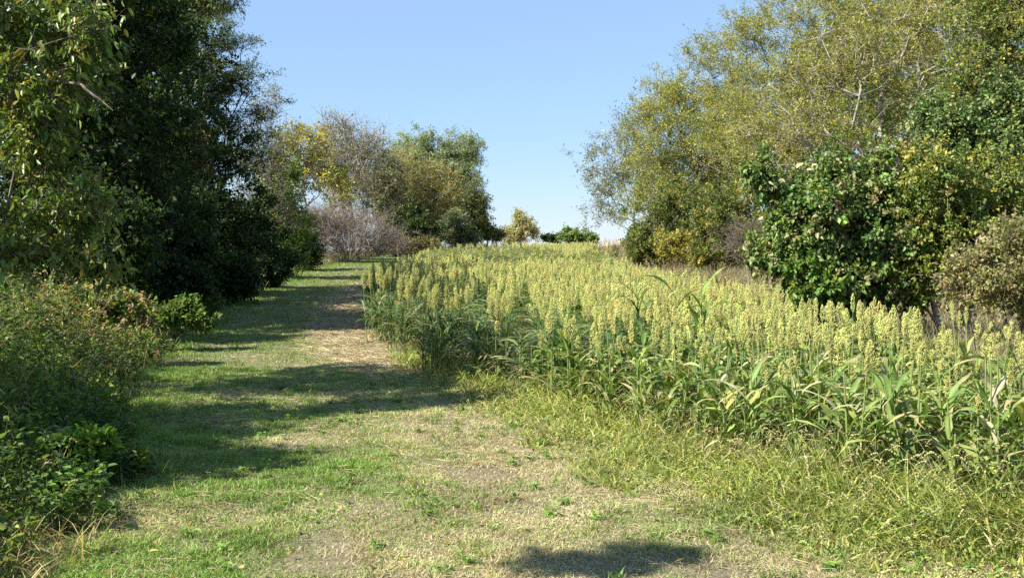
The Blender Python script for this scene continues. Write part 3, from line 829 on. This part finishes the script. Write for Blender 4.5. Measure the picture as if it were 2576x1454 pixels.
for (y0, y1, nl, seg, ngr, gr, nv) in [(0, 22, 8, 5, 130, .006, 6), (22, 42, 7, 4, 64, .0085, 5), (42, 200, 6, 3, 30, .013, 4)]:
    ii = far_i[(cand[far_i, 1] >= y0) & (cand[far_i, 1] < y1)]
    for vnt in range(nv):
        for g in (0, 1, 2):
            dk = gap[ii] & (edge[ii] < 3.2) & (cand[ii, 1] > 12.5) & (cand[ii, 1] < 34)
            jj = ii[(np.arange(len(ii)) % nv == vnt) & (np.where(dk, 2, gap[ii]) == g)]
            if not len(jj):
                continue
            lp, hp = lod(700 + vnt + 10 * g, 1.12 if not g else .98, not g, nl + (0, 3, 6)[g], seg, ngr, gr, .5, .034 if g == 2 else .05, DARKLEAF if g == 2 else None)
            loc = np.stack([cand[jj, 0], cand[jj, 1], gz(cand[jj, 0], cand[jj, 1]) - .02], -1)
            rot = rng_s.uniform(0, 6.28, len(jj))
            sc = rng_s.uniform(.9, 1.2, len(jj))
            tint = rng_s.uniform(.68, 1.12, (len(jj), 1)) * (1 + rng_s.normal(0, .05, (len(jj), 3)))
            stamp(leafp, lp, loc, rot, sc, hgt[jj] / 1.12, tint)
            stamp(headp, hp, loc, rot, sc, hgt[jj] / 1.12, tint)
lo_ = leafp.build('sorghum_crop', STRAP)
kind(lo_, 'stuff', 'pale yellow sorghum crop rising over the slope to the crest', 'crop')
kind(headp.build('seed_heads', HEAD, lo_), 'stuff')

# tall clumps of heads standing out of the leafy left rows
clump_h = plant_thing('sorghum_plant', 'x', 'sorghum', (0, 0, 0), sorghum_parts(840, 1.4, True, 9, .5, .036, hs=1.45, dense=2.0, pal=DARKLEAF))
first_c = True
for (px, d, n_, h) in [(955, 20.6, 12, 1.55), (1042, 18.6, 12, 1.52), (1088, 15.6, 9, 1.34), (1180, 16.6, 5, 1.28), (1250, 15.4, 5, 1.2), (985, 26, 7, 1.55), (1065, 24, 8, 1.5)]:
    for q in range(n_):
        x, y = (px - CX) / F * d + rng_s.normal(0, .09), d + rng_s.normal(0, .4)
        loc = (x, y, float(gz(x, y)) - .02)
        hz = h * rng_s.uniform(.88, 1.04) / 1.4
        lab = 'tall full-headed sorghum plant in a clump above the leafy rows by the track'
        if first_c:
            clump_h.location, clump_h.scale = loc, (1, 1, hz)
            clump_h['label'], clump_h['group'] = lab, 'tall clumps of sorghum heads'
            first_c = False
        else:
            dup(clump_h, loc, rng_s.uniform(0, 6.28), (rng_s.uniform(.85, 1.1), hz), lab, 'tall clumps of sorghum heads')

# single plants that stand out
def at_ground(px, d):
    x = (px - CX) / F * d
    return (x, d, float(gz(x, d)) - .01)
plant_thing('sorghum_plant', 'lone headed sorghum plant with broad upright leaves standing ahead of the front row', 'sorghum', at_ground(1430, 11.0), sorghum_parts(801, 1.05, True, 9, .62, .06, rise=1.25, pal=[(1, (.17, .25, .05)), (1, (.12, .2, .04))]))
plant_thing('sorghum_plant', 'small headless sorghum plant with arching dark leaves nearest the bare ground', 'sorghum', at_ground(1095, 14.2), sorghum_parts(802, .72, False, 14, .55, .04, rise=1.2))
plant_thing('sorghum_plant', 'short sorghum plant with a bare spike rising from the yellow weeds', 'sorghum', at_ground(1605, 9.6), sorghum_parts(803, .95, False, 9, .55, .05, rise=1.3, pal=[(1, (.17, .25, .05))]))
for j, (px, d, h) in enumerate([(1700, 14.5, 1.62), (1765, 12.5, 1.55), (1605, 16, 1.5)]):
    plant_thing('corn_plant', ['stray dark-leaved corn plant with two drooping leaves above the heads', 'stray bright green corn plant with broad leaves right of the dark one', 'leftmost stray corn plant poking above the heads'][j], 'corn', at_ground(px, d),
                sorghum_parts(810 + j, h, False, 9, .7, .075, pal=[(1, (.06, .12, .03))] if j != 1 else [(1, (.17, .27, .05))], rise=1.2), group='stray corn plants in the sorghum')
RUST = np.array([.30, .17, .07])
rp = sorghum_parts(820, 1.55, True, 4, .5, .035, hcol=RUST, hs=.85)
first = plant_thing('rusty_sorghum', 'x', 'sorghum', (0, 0, 0), rp)
for j, (px, d, h) in enumerate([(1148, 20, 1.5), (1310, 27, 1.42), (1405, 30, 1.5), (1505, 26, 1.45), (1700, 24, 1.5), (1672, 27, 1.45), (1820, 18, 1.4), (1990, 17, 1.35), (1110, 31, 1.6), (1010, 36, 1.7), (1585, 28, 1.4), (1250, 33, 1.4)]):
    lab, grp = 'tall thin sorghum with a rusty brown head above the pale field', 'rusty-headed sorghum plants'
    if j == 0:
        first.location, first.scale = at_ground(px, d), (1, 1, h / 1.55)
        first['label'], first['group'] = lab, grp
    else:
        dup(first, at_ground(px, d), j * 1.3, (1, h / 1.55), lab, grp)

# ------------------------------------------------------------------ ground cover
rng = rs(900)
gp, sp_, wp_, dg = Pile(), Pile(), Pile(), Pile()
GR = np.array([[.16, .27, .045], [.25, .34, .075], [.40, .43, .17]])
ST = np.array([[.50, .42, .24], [.42, .34, .19], [.56, .49, .31]])
def scatter(x0, x1, y0, y1, dens):
    n = int((x1 - x0) * (y1 - y0) * dens)
    return rng.uniform(x0, x1, n), rng.uniform(y0, y1, n)
for (y0, y1, dens, h, w) in [(3.6, 6.5, 8000, .058, .0066), (6.5, 10, 5800, .056, .0074), (10, 16, 3200, .058, .009), (16, 26, 900, .065, .012), (26, 45, 420, .07, .02), (45, 95, 170, .08, .034)]:
    x, y = scatter(-12.5 if y0 > 12 else -6, 4.5, y0, y1, dens)
    L_, R_ = PATH_L(y) - .4, FIELD_L(y) + .2
    k = (x > L_) & (x < R_) & (np.abs(x) < y * .55 + 1.0)
    x, y, L_ = x[k], y[k], L_[k]
    trk = np.clip(((FIELD_L(y) - x) - np.interp(y, [13, 17, 25, 40, 60, 100], [-.2, 1.2, 1.3, 1.4, 1.4, 1.6])) / -.5, 0, 1) * (y > 12.5)   # 1 on the bare track
    dry = fbm(x, y, 1.6, 51) + .26 * np.clip((x + 1.4) / 1.8, 0, 1) * (y < 14) - .12 * np.clip((-1.0 - x) / 1.2, 0, 1) - .12 * (y > 13) * (1 - trk)
    bare = fbm(x, y, 1.1, 52)
    near_e = np.clip(1 - np.abs(x - L_ - .5) / .8, 0, 1)
    dens_f = np.clip((bare - .22 - .14 * np.exp(-(((x + .45) / 1.0) ** 2 + ((y - 8.6) / .7) ** 2)) + .06) * 7, .22, 1) * (1 - .88 * trk) * 1
    keep = rng.random(len(x)) < dens_f
    x, y, dry, near_e, trk = x[keep], y[keep], dry[keep], near_e[keep], trk[keep]
    straw = rng.random(len(x)) < np.clip((dry - .40) * 2.4 + .2 + .6 * trk, .08, .85)
    n = len(x)
    col = GR[np.clip((dry * 3.4 + rng.normal(0, .5, n) - 1.05).round().astype(int), 0, 2)]
    col = np.where(straw[:, None], ST[rng.integers(0, 3, n)], col) * rng.uniform(.75, 1.25, (n, 1))
    tuft = vnoise(x, y, .22, 53)
    hh = h * rng.uniform(.45, 1.3, n) * (.5 + 1.2 * tuft ** 3) * (1 + .9 * near_e) * np.where(straw, .8, 1)
    ln = np.where(straw, rng.uniform(.6, 2.6, n), rng.uniform(.2, 1.5, n))
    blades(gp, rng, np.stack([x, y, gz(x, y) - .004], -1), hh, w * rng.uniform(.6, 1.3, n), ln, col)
n = 900
x, y = rng.uniform(-4.5, 3, n), rng.uniform(3.8, 14, n)
k = (x > PATH_L(y) - .2) & (x < FIELD_L(y)) & (fbm(x, y, 1.1, 52) > .3)
x, y = x[k], y[k]
n = len(x)
q = 22
tx = np.repeat(x, q) + rng.normal(0, .028, n * q)
ty = np.repeat(y, q) + rng.normal(0, .028, n * q)
tc = np.repeat(np.array([[.13, .25, .04], [.20, .31, .06], [.36, .40, .15]])[rng.choice(3, n, p=[.4, .35, .25])], q, 0) * rng.uniform(.8, 1.2, (n * q, 1))
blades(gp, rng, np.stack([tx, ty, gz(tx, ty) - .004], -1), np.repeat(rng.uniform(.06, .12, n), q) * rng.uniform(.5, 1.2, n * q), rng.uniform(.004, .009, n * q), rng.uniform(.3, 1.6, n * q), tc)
m_ = n // 3
tx, ty = np.repeat(x[:m_], 9) + rng.normal(0, .02, m_ * 9), np.repeat(y[:m_], 9) + rng.normal(0, .02, m_ * 9)
leaves(gp, rng, np.stack([tx, ty, gz(tx, ty) + rng.uniform(.015, .05, m_ * 9)], -1), rng.standard_normal((m_ * 9, 3)) * np.array([1, 1, .25]), rng.uniform(.03, .06, m_ * 9), rng.uniform(.018, .035, m_ * 9),
       np.array([[.12, .22, .04], [.18, .28, .05]])[rng.integers(0, 2, m_ * 9)] * rng.uniform(.8, 1.2, (m_ * 9, 1)), .7, True)
g_ob = kind(gp.build('grass', GRASS), 'stuff', 'short mown green and straw-coloured grass on the path', 'grass')

# loose straw lying on the ground
for (y0, y1, dens, L0, w) in [(3.6, 8, 420, .11, .004), (8, 16, 330, .13, .006), (16, 30, 260, .17, .011), (30, 70, 70, .25, .02)]:
    x, y = scatter(-9 if y0 > 12 else -4, 3.6, y0, y1, dens)
    d_e = FIELD_L(y) - x
    k = (x > PATH_L(y)) & (d_e > -.3) & (np.abs(x) < y * .55 + 1.0) & (rng.random(len(x)) < np.where(y > 15, np.clip(1.7 - d_e, 0.03, 1), np.clip(.02 + .3 * np.clip(1.2 - d_e, 0, 1) + .25 * (fbm(x, y, 1.2, 55) > .52), 0, 1)))
    x, y = x[k], y[k]
    n = len(x)
    az = rng.uniform(0, 6.28, n)
    L_ = L0 * rng.uniform(.4, 1.4, n)
    a = np.stack([x, y, gz(x, y) + rng.uniform(.008, .035, n)], -1)
    b = a + np.stack([np.cos(az) * L_, np.sin(az) * L_, rng.normal(0, .15, n) * L_], -1)
    b[:, 2] = np.maximum(b[:, 2], gz(b[:, 0], b[:, 1]) + .006)
    sticks(sp_, a, b, w * .5, w * .3, ST[rng.integers(0, 3, n)] * rng.uniform(.8, 1.25, (n, 1)))
kind(sp_.build('straw', GRASS), 'stuff', 'loose dry straw lying on the bare track and mown ground', 'straw')

lp_ = Pile()                                            # fallen leaves
x, y = scatter(-6, 3, 3.6, 16, 14)
k = (x > PATH_L(y) - .3) & (x < FIELD_L(y)) & (rng.random(len(x)) < np.clip(1.25 - (x - PATH_L(y)) / 3.5, .25, 1))
x, y = x[k], y[k]
n = len(x)
leaves(lp_, rng, np.stack([x, y, gz(x, y) + rng.uniform(.02, .05, n)], -1), rng.standard_normal((n, 3)) * np.array([1, 1, .25]), rng.uniform(.03, .065, n), rng.uniform(.02, .035, n),
       np.array([[.24, .13, .06], [.34, .24, .10], [.40, .33, .09], [.16, .10, .06]])[rng.integers(0, 4, n)] * rng.uniform(.8, 1.2, (n, 1)), .7, True)
kind(lp_.build('leaf_litter', LEAF), 'stuff', 'small fallen brown and yellow leaves on the mown grass', 'leaves')

# yellow-green weedy grass before the front edge of the sorghum
def foxtails(pile, rng, pos, h, lean, col, hl=.07, hr=.008):
    n = len(pos)
    az = rng.uniform(0, 6.28, n)
    d = np.stack([np.cos(az), np.sin(az), 0 * az], -1)
    prev = pos
    for k in range(1, 5):
        t = k / 4
        q = pos + d * (h * lean * t ** 2)[:, None]
        q[:, 2] = pos[:, 2] + h * t * (1 - .12 * t)
        sticks(pile, prev, q, .0022, .0018, col * .8)
        prev = q
    for k in range(5):
        t = (k + .5) / 5
        c = prev + d * (hl * t * (.5 + .5 * t))
        c[:, 2] += hl * (.45 * t - .9 * t * t)
        ax = d + np.array([0, 0, 1.0]) * (.6 - 1.7 * t)
        octa(pile, c, ax, hr * (1 - .45 * abs(t - .35)), hl * .16, col * rng.uniform(.85, 1.15, (n, 1)))

def weedy(pile, x, y, dens_h, cols, wmul=1.0, seg=3):
    n = len(x)
    blades(pile, rng, np.stack([x, y, gz(x, y) - .01], -1), dens_h * rng.uniform(.5, 1.25, n), wmul * rng.uniform(.006, .020, n), rng.uniform(.3, 2.0, n), cols, seg)

WG = np.array([[.30, .36, .07], [.42, .42, .10], [.20, .28, .05], [.52, .45, .20], [.14, .22, .04]])
for (y0, y1, dens) in [(4.2, 8.5, 1100), (8.5, 13, 700), (13, 17, 350)]:
    x, y = scatter(-3.2, 4.6, y0, y1, dens)
    e = x - FIELD_L(y)                                  # negative in front of the crop
    wid = np.interp(y, [4, 5.6, 7, 9, 11, 13, 16, 17], [2.0, 1.6, 1.1, 1.0, .9, .55, .2, .1])
    k = (e > -wid * (1 + .5 * (vnoise(x, y, .7, 61) - .3))) & (e < .9) & (np.abs(x) < y * .55 + 1.0)
    x, y, e, wid = x[k], y[k], e[k], wid[k]
    t = np.clip((e + wid) / wid, 0, 1)
    hh = np.maximum(.05 + np.interp(y, [4.5, 6.5, 8, 12, 15], [.50, .40, .24, .26, .3]) * t ** 1.4 + .14 * (vnoise(x, y, .6, 62) - .4), .04)
    ci = rng.choice(5, len(x), p=[.34, .20, .22, .12, .12])
    darker = np.where((y < 7)[:, None], .82, 1)
    weedy(wp_, x, y, hh, WG[ci] * rng.uniform(.75, 1.2, (len(x), 1)) * darker)
    j = rng.random(len(x)) < .055
    n = j.sum()
    foxtails(wp_, rng, np.stack([x[j], y[j], gz(x[j], y[j])], -1), hh[j] * rng.uniform(1.0, 1.5, n), rng.uniform(.2, .6, n), np.array([[.34, .33, .13]]) * rng.uniform(.8, 1.2, (n, 1)))
    j = rng.random(len(x)) < .16                        # small broad leaves low down
    n = j.sum()
    leaves(wp_, rng, np.stack([x[j], y[j], gz(x[j], y[j]) + rng.uniform(.02, .25, n) * t[j]], -1), rng.standard_normal((n, 3)) + np.array([0, 0, .3]), .05, .025, WG[rng.choice([0, 2, 4], n)], .6)
kind(wp_.build('weedy_grass', GRASS), 'stuff', 'tall yellow-green foxtail grass in front of the sorghum', 'grass')

# rough dry grass between crop and the right-hand trees, and along the left verge
for (y0, y1, xa, xb, dens, w) in [(8, 20, 4.5, 11, 260, .012), (20, 45, 4.5, 15, 120, .02), (45, 100, 4.5, 18, 45, .04)]:
    x, y = scatter(xa, xb, y0, y1, dens)
    k = (x > FIELD_R(y) - .2) & (x < y * .52 + .6)
    x, y = x[k], y[k]
    n = len(x)
    c = np.array([[.30, .24, .14], [.20, .20, .08], [.25, .20, .15], [.14, .17, .05]])[rng.choice(4, n, p=[.35, .25, .25, .15])]
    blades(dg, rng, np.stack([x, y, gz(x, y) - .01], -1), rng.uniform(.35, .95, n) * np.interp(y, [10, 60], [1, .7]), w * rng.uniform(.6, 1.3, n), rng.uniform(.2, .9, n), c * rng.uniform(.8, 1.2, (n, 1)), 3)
for (y0, y1, dens, w) in [(19, 24, 60, .016), (24, 48, 14, .02), (48, 95, 60, .035)]:
    x, y = scatter(-16, -4, y0, y1, dens)
    k = (x < PATH_L(y) + .1) & (x > PATH_L(y) - 1.8)
    x, y = x[k], y[k]
    n = len(x)
    c = np.array([[.28, .23, .13], [.12, .16, .04], [.18, .19, .07]])[rng.integers(0, 3, n)]
    blades(dg, rng, np.stack([x, y, gz(x, y) - .01], -1), rng.uniform(.2, .6, n), w * rng.uniform(.6, 1.3, n), rng.uniform(.2, .9, n), c * rng.uniform(.8, 1.2, (n, 1)), 3)
kind(dg.build('dry_grass', GRASS), 'stuff', 'rough tan grass between the crop and the trees', 'grass')

# dry corn on the crest
cp_ = Pile()
n = 420
x = rng.uniform(5.5, 17, n); y = rng.uniform(93, 99, n)
blades(cp_, rng, np.stack([x, y, gz(x, y)], -1), rng.uniform(.5, 1.5, n), rng.uniform(.06, .14, n), rng.uniform(.1, .7, n), np.array([[.48, .36, .19]]) * rng.uniform(.8, 1.2, (n, 1)), 3)
kind(cp_.build('dry_corn', GRASS), 'stuff', 'strip of dry tan corn along the crest', 'corn')

# ------------------------------------------------------------------ weeds on the left bank
ug = Pile()
def herbs(pile, rng, x, y, h, nl, lL, lW, cols, stemcol=(.10, .11, .04), lean=.35):
    n = len(x)
    base = np.stack([x, y, gz(x, y) - .02], -1)
    az = rng.uniform(0, 6.28, n)
    top = base + np.stack([np.cos(az) * h * lean * rng.random(n), np.sin(az) * h * lean * rng.random(n), h], -1)
    sticks(pile, base, top, .004, .0015, np.repeat(np.array([stemcol]), n, 0))
    s = rng.uniform(.12, 1.02, (n, nl, 1))
    pos = (base[:, None] + (top - base)[:, None] * s).reshape(-1, 3)
    dr = rng.standard_normal((n * nl, 3)) * np.array([1, 1, .45]) + np.array([0, 0, .1])
    off = unit(dr) * rng.uniform(.0, .12, (n * nl, 1)) * np.repeat(h, nl)[:, None]
    sz = rng.uniform(.6, 1.3, n * nl)
    leaves(pile, rng, pos + off, dr, lL * sz, lW * sz, np.repeat(cols, nl, 0) * rng.uniform(.75, 1.25, (n * nl, 1)), .55, True)

UG = np.array([[.065, .13, .022], [.10, .185, .032], [.17, .23, .045], [.04, .08, .017]])
UW = np.array([[.46, .38, .21], [.33, .31, .10], [.36, .24, .15], [.20, .27, .06]])
for (y0, y1, dens) in [(4.6, 10, 85), (10, 16, 65), (16, 27, 26)]:
    x, y = scatter(-14, -2, y0, y1, dens)
    e = PATH_L(y) - x
    k = (e > -.05 + .5 * (vnoise(x, y, .8, 71) - .5)) & (e < 5) & (x > -y * .53 - .8)
    x, y, e = x[k], y[k], e[k]
    n = len(x)
    h = np.clip(.28 + .55 * e, 0, np.interp(y, [5, 8, 11, 14, 18, 27], [.55, .8, .95, 1.3, 1.25, .8])) * rng.uniform(.5, 1.2, n) * (.6 + .8 * vnoise(x, y, .9, 75))
    warm = np.clip((y - 12.5) / 2, 0, 1) * np.clip((21 - y) / 3, 0, 1) * (fbm(x, y, 1.5, 72) > .36)
    c = np.where((rng.random(n) < warm * .55)[:, None], UW[rng.integers(0, 4, n)], UG[np.where(rng.random(n) < .35, rng.integers(0, 4, n), np.array([3, 0, 1, 2])[np.clip((fbm(x, y, .9, 74) - .32) * 10, 0, 3).astype(int)])])
    herbs(ug, rng, x, y, h, 22, np.repeat(np.interp(y, [5, 9], [.05, .065]), 22), .032, c)
    j = rng.random(n) < .5
    m_ = j.sum()
    for _ in range(3):
        blades(ug, rng, np.stack([x[j] + rng.normal(0, .1, m_), y[j] + rng.normal(0, .1, m_), gz(x[j], y[j])], -1), h[j] * rng.uniform(.6, 1.15, m_), rng.uniform(.007, .014, m_), rng.uniform(.3, 1.1, m_), np.where((rng.random(m_) < np.interp(y[j], [10, 14], [.15, .4]))[:, None], np.array([[.40, .33, .18]]), np.array([[.12, .19, .04]])), 3)
    j = rng.random(n) < .13 + .2 * warm
    m_ = j.sum()
    foxtails(ug, rng, np.stack([x[j], y[j], gz(x[j], y[j])], -1), h[j] * rng.uniform(.9, 1.3, m_), rng.uniform(.2, .6, m_), np.array([[.42, .36, .20]]) * rng.uniform(.8, 1.2, (m_, 1)), .085, .010)
# leafy floor under the left-hand trees
x, y = scatter(-22, -6, 17, 60, 20)
e = PATH_L(y) - x
k = (e > .05) & (e < 8)
x, y, e = x[k], y[k], e[k]
herbs(ug, rng, x, y, np.clip(.2 + .4 * e, 0, 1.3) * rng.uniform(.5, 1.2, len(x)), 14, .10, .055, UG[rng.choice(4, len(x), p=[.3, .15, .05, .5])])
n = 500
x, y = rng.uniform(-3.4, -2.3, n), rng.uniform(4.6, 5.9, n)
blades(ug, rng, np.stack([x, y, gz(x, y)], -1), rng.uniform(.12, .34, n), rng.uniform(.005, .011, n), rng.uniform(.4, 1.6, n), np.array([[.46, .36, .19], [.36, .27, .13], [.22, .26, .06]])[rng.choice(3, n, p=[.5, .3, .2])], 3)
kind(ug.build('undergrowth', LEAF), 'stuff', 'tangled weeds and tall grasses on the left bank', 'weeds')

tree('weed', 'bright lime-green leafy weed at the foot of the left bank', 'plant', 205, 7.4,
     [(215, 1160, 60, 60), (190, 1220, 80, 50), (245, 1120, 25, 30)], (.055, .03, .2, .6, True), [(3, (.12, .22, .03)), (2, (.17, .26, .04))], M=90, k=5, m=7, sig=.09, bark=(.12, .15, .05), rmax=.006, rt=.0016, twig=.0012, stems=5, seed=91, bf=.8, step=.15, clump=.4)
tree('weed', 'red-tinged bramble on top of the left bank', 'plant', 250, 16,
     [(240, 770, 110, 35), (330, 790, 60, 30)], (.07, .04, .3, .6, True), [(.7, (.28, .17, .11)), (3, (.34, .30, .14)), (4, (.15, .21, .05))], M=120, k=5, m=7, sig=.14, bark=(.16, .11, .08), rmax=.01, rt=.002, twig=.0016, stems=5, seed=92, bf=.8, step=.2)
tree('weed', 'fresh green bushy weed beside the path behind the pale foxtails', 'plant', 430, 18.5,
     [(400, 800, 60, 18), (450, 790, 35, 28), (490, 815, 30, 14)], (.08, .04, .2, .6, True), [(3, (.09, .16, .03)), (1, (.15, .2, .04))], M=80, k=5, m=8, sig=.17, bark=(.1, .12, .05), rmax=.01, rt=.002, twig=.0016, stems=5, seed=93, bf=.8, step=.2)
